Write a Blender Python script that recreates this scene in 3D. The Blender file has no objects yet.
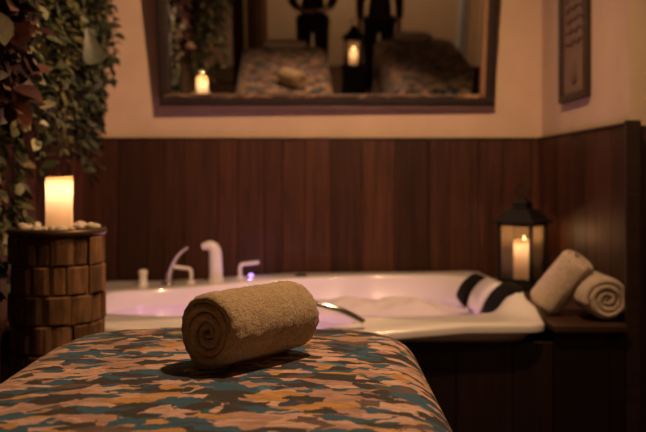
import bpy, bmesh, math, random
from mathutils import Vector, Matrix, Euler, noise as mnoise

S = bpy.context.scene
COL = S.collection
PI = math.pi
rng = random.Random(7)

# ------------------------------------------------------------------ camera
F = 900.0                       # focal length in pixels of the 646 px wide frame
CAMZ = 1.12
HOR = 175.0                     # row of the horizon
cam_d = bpy.data.cameras.new('camera')
cam_d.sensor_fit = 'HORIZONTAL'
cam_d.sensor_width = 36.0
cam_d.lens = F / 646 * 36.0
cam_d.shift_y = -(216.0 - HOR) / 646.0
cam_d.clip_start = 0.02
cam_d.dof.use_dof = True
cam_d.dof.focus_distance = 1.70
cam_d.dof.aperture_fstop = 3.8
cam = bpy.data.objects.new('camera', cam_d)
cam.location = (0, 0, CAMZ)
cam.rotation_euler = (PI / 2, 0, 0)
COL.objects.link(cam)
S.camera = cam

# ------------------------------------------------------------------ world, lights, exposure
w = bpy.data.worlds.new('room_ambience')
S.world = w
w.use_nodes = True
w.node_tree.nodes['Background'].inputs[0].default_value = (1.0, 0.62, 0.38, 1)
w.node_tree.nodes['Background'].inputs[1].default_value = 0.01
S.view_settings.view_transform = 'Standard'
S.view_settings.look = 'None'
S.view_settings.exposure = 0.0
S.view_settings.gamma = 1.0
S.view_settings.use_curve_mapping = False

WARM = (1.0, 0.58, 0.30)
def spot(name, loc, target, power, size, blend=0.6, color=WARM, radius=0.03):
    l = bpy.data.lights.new(name, 'SPOT')
    l.energy = power; l.color = color; l.spot_size = math.radians(size); l.spot_blend = blend
    l.shadow_soft_size = radius
    o = bpy.data.objects.new(name, l)
    o.location = loc
    o.rotation_euler = (Vector(target) - Vector(loc)).to_track_quat('-Z', 'Y').to_euler()
    COL.objects.link(o)
    return o
def point(name, loc, power, color=WARM, radius=0.01):
    l = bpy.data.lights.new(name, 'POINT')
    l.energy = power; l.color = color; l.shadow_soft_size = radius
    o = bpy.data.objects.new(name, l); o.location = loc
    COL.objects.link(o)
    return o
spot('wall_spot', (0.30, 2.55, 2.55), (-0.34, 4.4, 0.9), 178, 128, 1.0, WARM, 0.03)
spot('table_downlight', (0.42, 1.98, 2.55), (-0.05, 1.75, 0.75), 122, 78, 0.9, WARM, 0.03)
spot('rear_downlight', (0.7, -0.9, 2.5), (0.7, -2.0, 0.5), 88, 130, 0.9, (1.0, 0.62, 0.32), 0.05)
spot('entrance_downlight', (2.0, 1.9, 2.5), (1.8, 3.0, 0.6), 24, 100, 0.5, (1.0, 0.66, 0.32), 0.05)

# ------------------------------------------------------------------ helpers
def at(px, py, Y):
    return Vector(((px - 323.0) / F * Y, Y, CAMZ - (py - HOR) / F * Y))

class MB:
    """collects shapes for ONE mesh object"""
    def __init__(self):
        self.v = []; self.f = []; self.r = []; self.m = []
    def add(self, verts, faces, rnd=0.5, mi=0):
        b = len(self.v)
        self.v += [tuple(p) for p in verts]
        for f in faces:
            self.f.append(tuple(i + b for i in f)); self.r.append(rnd); self.m.append(mi)
    def box(self, c, s, rot=None, bev=0.0, rnd=0.5, mi=0):
        hx, hy, hz = s[0] / 2, s[1] / 2, s[2] / 2
        c = Vector(c)
        if bev <= 0:
            vs = [Vector((x, y, z)) for x in (-hx, hx) for y in (-hy, hy) for z in (-hz, hz)]
            fs = [(0, 1, 3, 2), (4, 6, 7, 5), (0, 4, 5, 1), (2, 3, 7, 6), (0, 2, 6, 4), (1, 5, 7, 3)]
        else:
            bm = bmesh.new()
            bmesh.ops.create_cube(bm, size=1.0)
            for v in bm.verts: v.co = Vector((v.co.x * s[0], v.co.y * s[1], v.co.z * s[2]))
            bmesh.ops.bevel(bm, geom=bm.edges[:], offset=bev, segments=2, affect='EDGES', profile=0.5)
            bm.verts.ensure_lookup_table(); bm.verts.index_update()
            vs = [v.co.copy() for v in bm.verts]; fs = [tuple(v.index for v in f.verts) for f in bm.faces]
            bm.free()
        if rot: 
            M = Euler(rot).to_matrix(); vs = [M @ v for v in vs]
        self.add([v + c for v in vs], fs, rnd, mi)
    def lathe(self, prof, n=32, c=(0, 0, 0), M=None, rnd=0.5, closed=True):
        c = Vector(c); vs = []; fs = []
        for (r, z) in prof:
            for i in range(n):
                a = 2 * PI * i / n
                p = Vector((r * math.cos(a), r * math.sin(a), z))
                if M is not None: p = M @ p
                vs.append(p + c)
        for k in range(len(prof) - 1):
            for i in range(n):
                j = (i + 1) % n
                fs.append((k * n + i, k * n + j, (k + 1) * n + j, (k + 1) * n + i))
        if closed:
            fs.append(tuple(range(n))[::-1]); k = (len(prof) - 1) * n
            fs.append(tuple(k + i for i in range(n)))
        self.add(vs, fs, rnd)
    def tube(self, pts, rad, n=10, flat=1.0, rnd=0.5):
        pts = [Vector(p) for p in pts]
        if not isinstance(rad, (list, tuple)): rad = [rad] * len(pts)
        vs = []; fs = []
        up = Vector((0, 0, 1))
        prev = None
        for i, p in enumerate(pts):
            t = (pts[min(i + 1, len(pts) - 1)] - pts[max(i - 1, 0)]).normalized()
            if prev is None:
                a = t.cross(up)
                if a.length < 0.05: a = t.cross(Vector((1, 0, 0)))
                a.normalize()
            else:
                a = (prev - t * prev.dot(t)).normalized()
            prev = a
            b = t.cross(a)
            for k in range(n):
                th = 2 * PI * k / n
                vs.append(p + a * (math.cos(th) * rad[i]) + b * (math.sin(th) * rad[i] * flat))
        for i in range(len(pts) - 1):
            for k in range(n):
                j = (k + 1) % n
                fs.append((i * n + k, i * n + j, (i + 1) * n + j, (i + 1) * n + k))
        fs.append(tuple(range(n))[::-1]); e = (len(pts) - 1) * n
        fs.append(tuple(e + k for k in range(n)))
        self.add(vs, fs, rnd)
    def grid(self, fn, nu, nv, rnd=0.5, closeu=False):
        vs = [fn(i / (nu if closeu else nu - 1), j / (nv - 1)) for j in range(nv) for i in range(nu)]
        fs = []
        for j in range(nv - 1):
            for i in range(nu if closeu else nu - 1):
                k = (i + 1) % nu
                fs.append((j * nu + i, j * nu + k, (j + 1) * nu + k, (j + 1) * nu + i))
        self.add(vs, fs, rnd)
    def build(self, name, mats, parent=None, smooth=True, sub=0, loc=None, fixn=True):
        me = bpy.data.meshes.new(name)
        me.from_pydata(self.v, [], self.f)
        at_ = me.attributes.new('rnd', 'FLOAT', 'FACE')
        at_.data.foreach_set('value', self.r)
        if not isinstance(mats, (list, tuple)): mats = [mats]
        for m in mats: me.materials.append(m)
        me.polygons.foreach_set('material_index', self.m)
        me.polygons.foreach_set('use_smooth', [smooth] * len(me.polygons))
        if fixn:
            bm = bmesh.new(); bm.from_mesh(me)
            bmesh.ops.recalc_face_normals(bm, faces=bm.faces[:])
            bm.to_mesh(me); bm.free()
        me.update()
        o = bpy.data.objects.new(name, me)
        COL.objects.link(o)
        if parent: o.parent = parent
        if loc: o.location = loc
        if sub:
            md = o.modifiers.new('sub', 'SUBSURF'); md.levels = sub; md.render_levels = sub
        return o

def tag(o, label=None, cat=None, group=None, kind=None):
    if label: o['label'] = label
    if cat: o['category'] = cat
    if group: o['group'] = group
    if kind: o['kind'] = kind
    return o
def thing(name, label, cat, loc=(0, 0, 0), rot=(0, 0, 0), group=None):
    o = bpy.data.objects.new(name, None)
    o.empty_display_size = 0.05
    COL.objects.link(o)
    o.location = loc; o.rotation_euler = rot
    return tag(o, label, cat, group)
def struct(o): return tag(o, kind='structure')
def copy_tree(o, parent=None):
    kids = [k for k in o.children]
    c = o.copy(); COL.objects.link(c)
    if parent: c.parent = parent
    for k in kids: copy_tree(k, c)
    return c
def auto_smooth(o, deg=35):
    me = o.data
    bm = bmesh.new(); bm.from_mesh(me)
    for e in bm.edges:
        if len(e.link_faces) == 2 and e.calc_face_angle(0) > math.radians(deg): e.smooth = False
    bm.to_mesh(me); bm.free()
    return o

# ------------------------------------------------------------------ materials
def mat(name, base=(0.5, 0.5, 0.5), rough=0.5, metal=0.0, **kw):
    m = bpy.data.materials.new(name); m.use_nodes = True
    b = m.node_tree.nodes['Principled BSDF']
    b.inputs['Base Color'].default_value = (*base, 1)
    b.inputs['Roughness'].default_value = rough
    b.inputs['Metallic'].default_value = metal
    for k, v in kw.items(): b.inputs[k].default_value = v
    return m
def nd(m, t, **kw):
    n = m.node_tree.nodes.new(t)
    for k, v in kw.items(): setattr(n, k, v)
    return n
def lk(m, a, b): m.node_tree.links.new(a, b)
def bsdf(m): return m.node_tree.nodes['Principled BSDF']
def coords(m, scale=(1, 1, 1), rot=(0, 0, 0)):
    tc = nd(m, 'ShaderNodeTexCoord'); mp = nd(m, 'ShaderNodeMapping')
    mp.inputs['Scale'].default_value = scale; mp.inputs['Rotation'].default_value = rot
    lk(m, tc.outputs['Object'], mp.inputs['Vector'])
    return mp.outputs['Vector']
def ntex(m, vec, scale, detail=3, rough=0.55, dist=0.0):
    n = nd(m, 'ShaderNodeTexNoise')
    n.inputs['Scale'].default_value = scale; n.inputs['Detail'].default_value = detail
    n.inputs['Roughness'].default_value = rough; n.inputs['Distortion'].default_value = dist
    if vec is not None: lk(m, vec, n.inputs['Vector'])
    return n.outputs['Fac']
def ramp(m, fac, stops, interp='LINEAR'):
    r = nd(m, 'ShaderNodeValToRGB'); r.color_ramp.interpolation = interp
    els = r.color_ramp.elements
    while len(els) < len(stops): els.new(0.5)
    for e, (p, c) in zip(els, stops): e.position = p; e.color = (*c, 1)
    lk(m, fac, r.inputs['Fac'])
    return r.outputs['Color']
def mixc(m, fac, a, b, mode='MIX'):
    x = nd(m, 'ShaderNodeMix', data_type='RGBA', blend_type=mode)
    for sock, val in ((x.inputs[0], fac), (x.inputs[6], a), (x.inputs[7], b)):
        if hasattr(val, 'is_output'): lk(m, val, sock)
        else: sock.default_value = val if not isinstance(val, tuple) else (*val, 1)[:4]
    return x.outputs[2]
def bump(m, h, strength=0.3, dist=0.01):
    b = nd(m, 'ShaderNodeBump'); b.inputs['Strength'].default_value = strength; b.inputs['Distance'].default_value = dist
    lk(m, h, b.inputs['Height']); lk(m, b.outputs['Normal'], bsdf(m).inputs['Normal'])
def attr(m, name='rnd'):
    a = nd(m, 'ShaderNodeAttribute'); a.attribute_name = name
    return a.outputs['Fac']

def wood(name, dark, light, scale=(14, 14, 0.9), rough=0.5, plank=0.5, b=0.25, spec=0.4):
    m = mat(name, rough=rough)
    bsdf(m).inputs['Specular IOR Level'].default_value = spec
    tc = nd(m, 'ShaderNodeTexCoord'); mp = nd(m, 'ShaderNodeMapping'); mp.inputs['Scale'].default_value = scale
    r = attr(m)
    ad = nd(m, 'ShaderNodeVectorMath', operation='ADD')
    sc = nd(m, 'ShaderNodeVectorMath', operation='SCALE'); sc.inputs[0].default_value = (3.1, 5.7, 9.3)
    lk(m, r, sc.inputs['Scale']); lk(m, tc.outputs['Object'], ad.inputs[0]); lk(m, sc.outputs[0], ad.inputs[1])
    lk(m, ad.outputs[0], mp.inputs['Vector'])
    f1 = ntex(m, mp.outputs['Vector'], 3.0, 6, 0.65, 0.6)
    c = ramp(m, f1, [(0.28, dark), (0.72, light)])
    v = ramp(m, r, [(0.0, (1 - plank,) * 3), (1.0, (1 + plank * 0.6,) * 3)])
    c = mixc(m, 1.0, c, v, 'MULTIPLY')
    lk(m, c, bsdf(m).inputs['Base Color'])
    bump(m, f1, b, 0.004)
    return m

M = {}
m = M['plaster'] = mat('warm_plaster', (0.60, 0.44, 0.32), 0.9)
f = ntex(m, coords(m), 6.0, 5)
lk(m, ramp(m, f, [(0.3, (0.56, 0.41, 0.295)), (0.7, (0.63, 0.465, 0.335))]), bsdf(m).inputs['Base Color'])
bump(m, ntex(m, coords(m), 90, 4), 0.25, 0.003)
M['panel'] = wood('dark_red_panelling', (0.024, 0.0085, 0.005), (0.088, 0.032, 0.016), (16, 16, 0.8), 0.5, 0.5, 0.25, 0.22)
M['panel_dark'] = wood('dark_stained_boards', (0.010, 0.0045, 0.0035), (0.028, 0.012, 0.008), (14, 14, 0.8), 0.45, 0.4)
M['trim'] = wood('dark_trim_wood', (0.018, 0.009, 0.006), (0.05, 0.024, 0.016), (3, 14, 14), 0.45, 0.3)
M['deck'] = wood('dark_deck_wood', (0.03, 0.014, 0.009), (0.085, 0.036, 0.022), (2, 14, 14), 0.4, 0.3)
M['block'] = wood('rough_log_blocks', (0.085, 0.042, 0.019), (0.33, 0.175, 0.08), (10, 10, 3), 0.75, 0.45, 0.7, 0.2)
M['frame'] = wood('old_mirror_wood', (0.008, 0.004, 0.003), (0.030, 0.014, 0.009), (4, 12, 12), 0.55, 0.4, 0.6)
m = M['frame_edge'] = mat('worn_live_edge_wood', rough=0.7)
f = ntex(m, coords(m, (5, 12, 12)), 2.2, 6, 0.65, 0.8)
lk(m, ramp(m, f, [(0.40, (0.030, 0.016, 0.011)), (0.52, (0.09, 0.045, 0.025)), (0.62, (0.34, 0.19, 0.09))]), bsdf(m).inputs['Base Color'])
bump(m, f, 0.6, 0.006)
M['slip'] = wood('tan_inner_slip', (0.20, 0.10, 0.05), (0.36, 0.20, 0.10), (12, 12, 2), 0.5, 0.2)
M['violet_shade'] = wood('violet_shade_strip', (0.10, 0.05, 0.05), (0.16, 0.085, 0.08), (3, 12, 12), 0.5, 0.2)  # mauve puts the violet-lit shade under the mirror into the colour
m = M['floor'] = wood('floor_boards', (0.03, 0.015, 0.01), (0.08, 0.04, 0.025), (12, 1, 12), 0.5, 0.4)
M['acrylic'] = mat('white_acrylic', (0.80, 0.755, 0.735), 0.22, 0, **{'Coat Weight': 0.4, 'Coat Roughness': 0.08})
M['white_plastic'] = mat('white_enamel', (0.80, 0.75, 0.73), 0.25)
M['chrome'] = mat('chrome', (0.80, 0.78, 0.78), 0.12, 1.0)
M['black_rubber'] = mat('black_foam_rubber', (0.006, 0.005, 0.005), 0.85, 0, **{'Specular IOR Level': 0.15})
M['black_metal'] = mat('black_iron', (0.009, 0.007, 0.006), 0.6, 0.0, **{'Specular IOR Level': 0.25})
m = M['mirror'] = mat('mirror_silver', (0.80, 0.79, 0.78), 0.012, 1.0)
M['dark_cloth'] = mat('black_cloth', (0.018, 0.014, 0.012), 0.9)
M['brown_cloth'] = mat('dark_brown_cloth', (0.050, 0.026, 0.018), 0.9)
M['skin'] = mat('skin', (0.48, 0.27, 0.18), 0.55, 0, **{'Subsurface Weight': 0.15, 'Subsurface Scale': 0.02})
M['hair'] = mat('dark_hair', (0.02, 0.012, 0.008), 0.5)
M['eye'] = mat('eye', (0.04, 0.025, 0.02), 0.2)
for nm, c in (('dark_cloth', 120), ('brown_cloth', 120)):
    bump(M[nm], ntex(M[nm], coords(M[nm]), c, 3), 0.4, 0.004)

def terry(name, base):
    m = mat(name, base, 0.95)
    bsdf(m).inputs['Sheen Weight'].default_value = 0.35
    bsdf(m).inputs['Sheen Roughness'].default_value = 0.6
    v = coords(m)
    f = ntex(m, v, 210, 4, 0.7)
    f2 = ntex(m, v, 60, 3, 0.6)
    dk = tuple(c * 0.62 for c in base)
    lk(m, mixc(m, 1.0, ramp(m, f, [(0.36, dk), (0.62, base)]), ramp(m, f2, [(0.3, (0.82,) * 3), (0.7, (1.08,) * 3)]), 'MULTIPLY'), bsdf(m).inputs['Base Color'])
    bump(m, f, 1.0, 0.006)
    return m
M['towel_tan'] = terry('sand_terry', (0.72, 0.52, 0.28))
M['towel_beige'] = terry('beige_terry', (0.76, 0.59, 0.43))
M['towel_cream'] = terry('cream_terry', (0.74, 0.62, 0.48))

# massage table cover: overlapping leaf shaped brush dabs
m = M['cover'] = mat('leafy_camouflage_cotton', rough=0.85)
bsdf(m).inputs['Sheen Weight'].default_value = 0.15
def dabs(scale, rot, zoff, dist):
    tc = nd(m, 'ShaderNodeTexCoord')
    n = nd(m, 'ShaderNodeTexNoise'); n.inputs['Scale'].default_value = 26; n.inputs['Detail'].default_value = 4
    lk(m, tc.outputs['Object'], n.inputs['Vector'])
    sb = nd(m, 'ShaderNodeVectorMath', operation='SUBTRACT'); sb.inputs[1].default_value = (0.5, 0.5, 0.5)
    lk(m, n.outputs['Color'], sb.inputs[0])
    sc = nd(m, 'ShaderNodeVectorMath', operation='SCALE'); sc.inputs['Scale'].default_value = dist
    lk(m, sb.outputs[0], sc.inputs[0])
    ad = nd(m, 'ShaderNodeVectorMath', operation='ADD'); lk(m, tc.outputs['Object'], ad.inputs[0]); lk(m, sc.outputs[0], ad.inputs[1])
    mp = nd(m, 'ShaderNodeMapping'); mp.inputs['Rotation'].default_value = (0, 0, math.radians(rot))
    mp.inputs['Scale'].default_value = scale; mp.inputs['Location'].default_value = (zoff, zoff * 1.7, zoff)
    lk(m, ad.outputs[0], mp.inputs['Vector'])
    vo = nd(m, 'ShaderNodeTexVoronoi'); vo.inputs['Scale'].default_value = 1.0
    lk(m, mp.outputs['Vector'], vo.inputs['Vector'])
    sp = nd(m, 'ShaderNodeSeparateColor'); lk(m, vo.outputs['Color'], sp.inputs[0])
    return sp, vo
SAL = (0.47, 0.275, 0.20); SAL2 = (0.66, 0.42, 0.32); TEAL = (0.018, 0.100, 0.170); NAVY = (0.020, 0.040, 0.080)
DKB = (0.024, 0.021, 0.019); MUS = (0.56, 0.29, 0.075); BRN = (0.13, 0.075, 0.055); TEAL2 = (0.06, 0.20, 0.29)
s1, v1 = dabs((15, 25, 15), 30, 0.0, 0.06)
base1 = ramp(m, s1.outputs[0], [(0.0, SAL), (0.20, SAL2), (0.40, DKB), (0.54, TEAL), (0.70, BRN), (0.80, SAL), (0.93, MUS)], 'CONSTANT')
s2, v2 = dabs((17, 33, 17), -32, 3.3, 0.055)
top2 = ramp(m, s2.outputs[1], [(0.0, TEAL), (0.20, SAL2), (0.44, MUS), (0.52, DKB), (0.74, NAVY), (0.88, SAL), (0.95, TEAL2)], 'CONSTANT')
msk = ramp(m, s2.outputs[0], [(0.0, (0, 0, 0)), (0.58, (1, 1, 1))], 'CONSTANT')
col = mixc(m, msk, base1, top2)
s3, v3 = dabs((20, 48, 20), 12, 7.7, 0.05)
top3 = ramp(m, s3.outputs[1], [(0.0, DKB), (0.35, SAL2), (0.60, TEAL), (0.88, MUS)], 'CONSTANT')
col = mixc(m, ramp(m, s3.outputs[0], [(0.0, (0, 0, 0)), (0.74, (1, 1, 1))], 'CONSTANT'), col, top3)
streak = ntex(m, coords(m, (30, 90, 30), (0, 0, 0.5)), 1.0, 4, 0.7)
col = mixc(m, 1.0, col, ramp(m, streak, [(0.32, (0.55,) * 3), (0.68, (1.2,) * 3)]), 'MULTIPLY')
lk(m, col, bsdf(m).inputs['Base Color'])
bump(m, ntex(m, coords(m), 14, 4, 0.5, 0.5), 0.35, 0.012)

def leafmat(name, stops):
    m = mat(name, rough=0.5)
    r = attr(m)
    c = ramp(m, r, stops)
    f = ntex(m, coords(m), 40, 3)
    c = mixc(m, 1.0, c, ramp(m, f, [(0.3, (0.75,) * 3), (0.7, (1.15,) * 3)]), 'MULTIPLY')
    lk(m, c, bsdf(m).inputs['Base Color'])
    return m
M['leaf_dark'] = leafmat('dark_green_leaves', [(0, (0.0099, 0.0165, 0.0066)), (0.6, (0.0303, 0.0413, 0.0143)), (1, (0.0715, 0.0743, 0.0275))])
M['leaf_olive'] = leafmat('olive_leaves', [(0, (0.0220, 0.0303, 0.0110)), (0.6, (0.0660, 0.0715, 0.0248)), (1, (0.1650, 0.1375, 0.0495))])
M['leaf_purple'] = leafmat('burgundy_leaves', [(0, (0.022, 0.010, 0.010)), (0.5, (0.075, 0.028, 0.026)), (0.8, (0.16, 0.065, 0.05)), (1, (0.32, 0.15, 0.11))])
M['leaf_pale'] = leafmat('pale_green_leaves', [(0, (0.11, 0.12, 0.06)), (0.8, (0.26, 0.25, 0.13)), (1, (0.62, 0.62, 0.40))])
M['leaf_grey'] = leafmat('grey_green_leaves', [(0, (0.0630, 0.0700, 0.0420)), (1, (0.1050, 0.1050, 0.0595))])
M['stem'] = mat('plant_stems', (0.05, 0.035, 0.018), 0.7)
M['felt'] = mat('dark_felt_backing', (0.012, 0.012, 0.008), 0.95)
M['stone'] = mat('white_pebble', (0.66, 0.56, 0.44), 0.6)
f = ntex(M['stone'], coords(M['stone']), 60, 3)
lk(M['stone'], ramp(M['stone'], f, [(0.3, (0.62, 0.52, 0.41)), (0.7, (0.82, 0.73, 0.60))]), bsdf(M['stone']).inputs['Base Color'])
M['bronze'] = mat('bronze_tray', (0.16, 0.10, 0.055), 0.4, 0.7)
M['wick'] = mat('burnt_wick', (0.02, 0.015, 0.01), 0.9)

def emat(name, color, strength):
    m = bpy.data.materials.new(name); m.use_nodes = True
    nt = m.node_tree; nt.nodes.clear()
    e = nt.nodes.new('ShaderNodeEmission'); e.inputs[0].default_value = (*color, 1); e.inputs[1].default_value = strength
    o = nt.nodes.new('ShaderNodeOutputMaterial'); nt.links.new(e.outputs[0], o.inputs[0])
    return m
M['flame'] = emat('flame', (1.0, 0.66, 0.28), 14.0)
M['led'] = emat('violet_led', (0.55, 0.30, 1.0), 3.0)
def wax(name, c):
    m = bpy.data.materials.new(name); m.use_nodes = True
    nt = m.node_tree; nt.nodes.clear()
    d = nt.nodes.new('ShaderNodeBsdfDiffuse'); t = nt.nodes.new('ShaderNodeBsdfTranslucent'); x = nt.nodes.new('ShaderNodeMixShader')
    d.inputs[0].default_value = (*c, 1); t.inputs[0].default_value = (0.95, 0.78, 0.58, 1); x.inputs[0].default_value = 0.5
    o = nt.nodes.new('ShaderNodeOutputMaterial')
    nt.links.new(d.outputs[0], x.inputs[1]); nt.links.new(t.outputs[0], x.inputs[2]); nt.links.new(x.outputs[0], o.inputs[0])
    return m
M['wax'] = wax('ivory_wax', (0.82, 0.66, 0.48))
def clear(name, tint, ior_f, rough=0.03):
    m = bpy.data.materials.new(name); m.use_nodes = True
    nt = m.node_tree; nt.nodes.clear()
    t = nt.nodes.new('ShaderNodeBsdfTransparent'); t.inputs[0].default_value = (*tint, 1)
    g = nt.nodes.new('ShaderNodeBsdfGlossy'); g.inputs['Roughness'].default_value = rough
    fr = nt.nodes.new('ShaderNodeFresnel'); fr.inputs[0].default_value = ior_f
    x = nt.nodes.new('ShaderNodeMixShader'); o = nt.nodes.new('ShaderNodeOutputMaterial')
    nt.links.new(fr.outputs[0], x.inputs[0]); nt.links.new(t.outputs[0], x.inputs[1]); nt.links.new(g.outputs[0], x.inputs[2]); nt.links.new(x.outputs[0], o.inputs[0])
    return m, g
M['glass'], _ = clear('lantern_glass', (0.93, 0.90, 0.86), 1.45)
m = M['glass']; o_ = m.node_tree.nodes['Material Output']; src = o_.inputs[0].links[0].from_socket
df = nd(m, 'ShaderNodeBsdfDiffuse'); df.inputs[0].default_value = (.55, .45, .35, 1); tr_ = nd(m, 'ShaderNodeBsdfTranslucent'); tr_.inputs[0].default_value = (.55, .45, .35, 1)
ads = nd(m, 'ShaderNodeMixShader'); ads.inputs[0].default_value = .5; lk(m, df.outputs[0], ads.inputs[1]); lk(m, tr_.outputs[0], ads.inputs[2])
mx = nd(m, 'ShaderNodeMixShader'); mx.inputs[0].default_value = .10; lk(m, src, mx.inputs[1]); lk(m, ads.outputs[0], mx.inputs[2]); lk(m, mx.outputs[0], o_.inputs[0])
M['water'], g_ = clear('bath_water', (0.90, 0.86, 0.95), 1.33, 0.02)
bn = nd(M['water'], 'ShaderNodeBump'); bn.inputs['Strength'].default_value = 0.25; bn.inputs['Distance'].default_value = 0.01
lk(M['water'], ntex(M['water'], coords(M['water']), 14, 2), bn.inputs['Height']); lk(M['water'], bn.outputs[0], g_.inputs['Normal'])
M['foam'] = mat('bath_foam', (0.78, 0.70, 0.78), 0.8)
bump(M['foam'], ntex(M['foam'], coords(M['foam']), 130, 3), 0.6, 0.01)
M['print'] = mat('framed_print_paper', rough=0.6)
m = M['print']
M['curtain'] = mat('tan_curtain', (0.30, 0.17, 0.075), 0.9)
M['wood_bed'] = wood('table_leg_wood', (0.10, 0.05, 0.03), (0.2, 0.11, 0.06), (12, 12, 1), 0.5, 0.2)
M['cushion'] = mat('brown_vinyl', (0.07, 0.04, 0.03), 0.5)
M['paper'] = mat('aged_paper', (0.20, 0.125, 0.085), 0.7)
M['ink'] = mat('brown_ink', (0.115, 0.066, 0.046), 0.7)

# ------------------------------------------------------------------ the setting
XL, XR, YB, YR, XE, YREAR, H = -1.17, 1.138, 4.68, 3.34, 2.2, -2.0, 2.62
def slab(name, a, b, mt):
    mb = MB(); a = Vector(a); b = Vector(b)
    mb.box((a + b) / 2, b - a)
    return struct(mb.build(name, mt, smooth=False))
slab('floor', (XL - .1, YREAR - .1, -0.1), (XE + .1, YB + .1, 0), M['floor'])
slab('ceiling', (XL - .1, YREAR - .1, H), (XE + .1, YB + .1, H + .1), M['panel_dark'])
slab('wall_back', (XL - .1, YB, 0), (XR + .1, YB + .1, H), M['plaster'])
slab('wall_left', (XL - .1, YREAR, 0), (XL, YB, H), M['plaster'])
slab('wall_right', (XR, YR, 0), (XR + .1, YB, H), M['plaster'])
slab('wall_entrance', (XR + .1, YR, 0), (XE, YR + .1, H), M['plaster'])
slab('wall_side', (XE, YREAR, 0), (XE + .1, YR + .1, H), M['plaster'])
slab('wall_rear', (XL - .1, YREAR - .1, 0), (XE + .1, YREAR, H), M['plaster'])

def planks(p0, p1, nrm, z0, z1, seed, wmin=0.085, wmax=0.19, t=0.026):
    """vertical boards from p0 to p1 (plan), thickness along nrm"""
    r = random.Random(seed)
    p0 = Vector((*p0, 0)); p1 = Vector((*p1, 0)); n = Vector((*nrm, 0))
    L = (p1 - p0).length; d = (p1 - p0) / L; s = 0; mb = MB()
    ang = math.atan2(d.y, d.x)
    while s < L - 1e-4:
        ww = min(r.uniform(wmin, wmax), L - s)
        if L - s - ww < 0.05: ww = L - s
        tt = t + r.uniform(-0.003, 0.002)
        c = p0 + d * (s + ww / 2) + n * (tt / 2)
        mb.box((c.x, c.y, (z0 + z1) / 2), (ww - 0.002, tt, z1 - z0), (0, 0, ang), 0.0025, r.random())
        s += ww
    return mb
WZ = 1.303
struct(planks((XL, YB), (XR, YB), (0, -1), 0, WZ, 3).build('trim_1', M['panel'], smooth=False))
struct(planks((XL, 1.0), (XL, YB - .03), (1, 0), 0, WZ, 5).build('trim_2', M['panel'], smooth=False))
struct(planks((XR, 3.215), (XR, YB - .03), (-1, 0), 0, WZ, 8).build('trim_3', M['panel'], smooth=False))
mb = MB()
mb.box(((XL + XR) / 2, YB - .016, WZ + .005), (XR - XL, .034, .012), None, .003)
struct(mb.build('trim_4', M['trim'], smooth=False))
mb = MB(); mb.box((XR - .016, (3.22 + YB - .035) / 2, WZ + .005), (.034, YB - .035 - 3.22, .012), None, .003)
struct(mb.build('trim_5', M['trim'], smooth=False))
mb = MB(); mb.box((XL + .016, (1.0 + YB - .035) / 2, WZ + .005), (.034, YB - .035 - 1.0, .012), None, .003)
struct(mb.build('trim_6', M['trim'], smooth=False))
struct(planks((XR + .03, YR), (XE, YR), (0, -1), 0, WZ, 31).build('trim_9', M['panel'], smooth=False))
# end board that wraps the wall's free end
mb = MB(); mb.box((1.100, 3.200, (WZ + .012) / 2), (.052, .026, WZ + .012), None, .004)
struct(mb.build('trim_7', M['trim'], smooth=False))

# ------------------------------------------------------------------ wooden tub surround
TUBX0, TUBX1, TUBY0, TUBY1 = -1.135, 0.80, 3.15, 4.62
DECKZ = 0.590
t = thing('tub_surround', 'dark stained wooden surround and deck boxed around the white tub', 'tub surround', (0, 3.2, 0))
def off(mb, o): 
    mb.v = [tuple(Vector(p) - Vector(o)) for p in mb.v]; return mb
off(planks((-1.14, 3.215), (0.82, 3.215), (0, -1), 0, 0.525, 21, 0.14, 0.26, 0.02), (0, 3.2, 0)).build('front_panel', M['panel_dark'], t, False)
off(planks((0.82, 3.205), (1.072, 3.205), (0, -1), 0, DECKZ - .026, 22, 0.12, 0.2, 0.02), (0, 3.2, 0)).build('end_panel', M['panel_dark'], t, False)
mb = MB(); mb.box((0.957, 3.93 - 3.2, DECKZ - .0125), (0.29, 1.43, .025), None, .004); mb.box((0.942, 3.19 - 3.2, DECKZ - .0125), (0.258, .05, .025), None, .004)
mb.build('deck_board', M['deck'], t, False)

# ------------------------------------------------------------------ the whirlpool tub
def sstep(a, b, x):
    t_ = max(0, min(1, (x - a) / (b - a))); return t_ * t_ * (3 - 2 * t_)
def rimH(x, y):
    h = 0.598
    h += 0.022 * sstep(4.1, 4.4, y) * sstep(-0.6, -0.3, x)
    h -= 0.018 * sstep(-0.55, -0.8, x) * sstep(4.0, 4.4, y)
    fr = sstep(3.65, 3.35, y)
    h -= 0.060 * fr * sstep(-0.42, -0.24, x) * sstep(0.135, 0.085, x)
    h += 0.074 * sstep(0.63, 0.76, x) * sstep(3.24, 3.54, y) * (1 - .95 * sstep(3.65, 4.30, y))
    h += 0.008 * sstep(0.2, 0.66, x) * sstep(4.0, 4.3, y)
    return h
def superpt(cx, cy, a, b, n, th):
    c, s_ = math.cos(th), math.sin(th)
    return Vector((cx + a * math.copysign(abs(c) ** (2 / n), c), cy + b * math.copysign(abs(s_) ** (2 / n), s_), 0))
N = 220
ths = []
for i in range(N):
    ths.append(2 * PI * i / N)
OC = ((TUBX0 + TUBX1) / 2, (TUBY0 + TUBY1) / 2, (TUBX1 - TUBX0) / 2, (TUBY1 - TUBY0) / 2)
IC = (-0.105, 3.80, 0.855, 0.455)
def outer(th, k=0):
    return superpt(OC[0], OC[1], OC[2] - k, OC[3] - k, 20, th)
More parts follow.
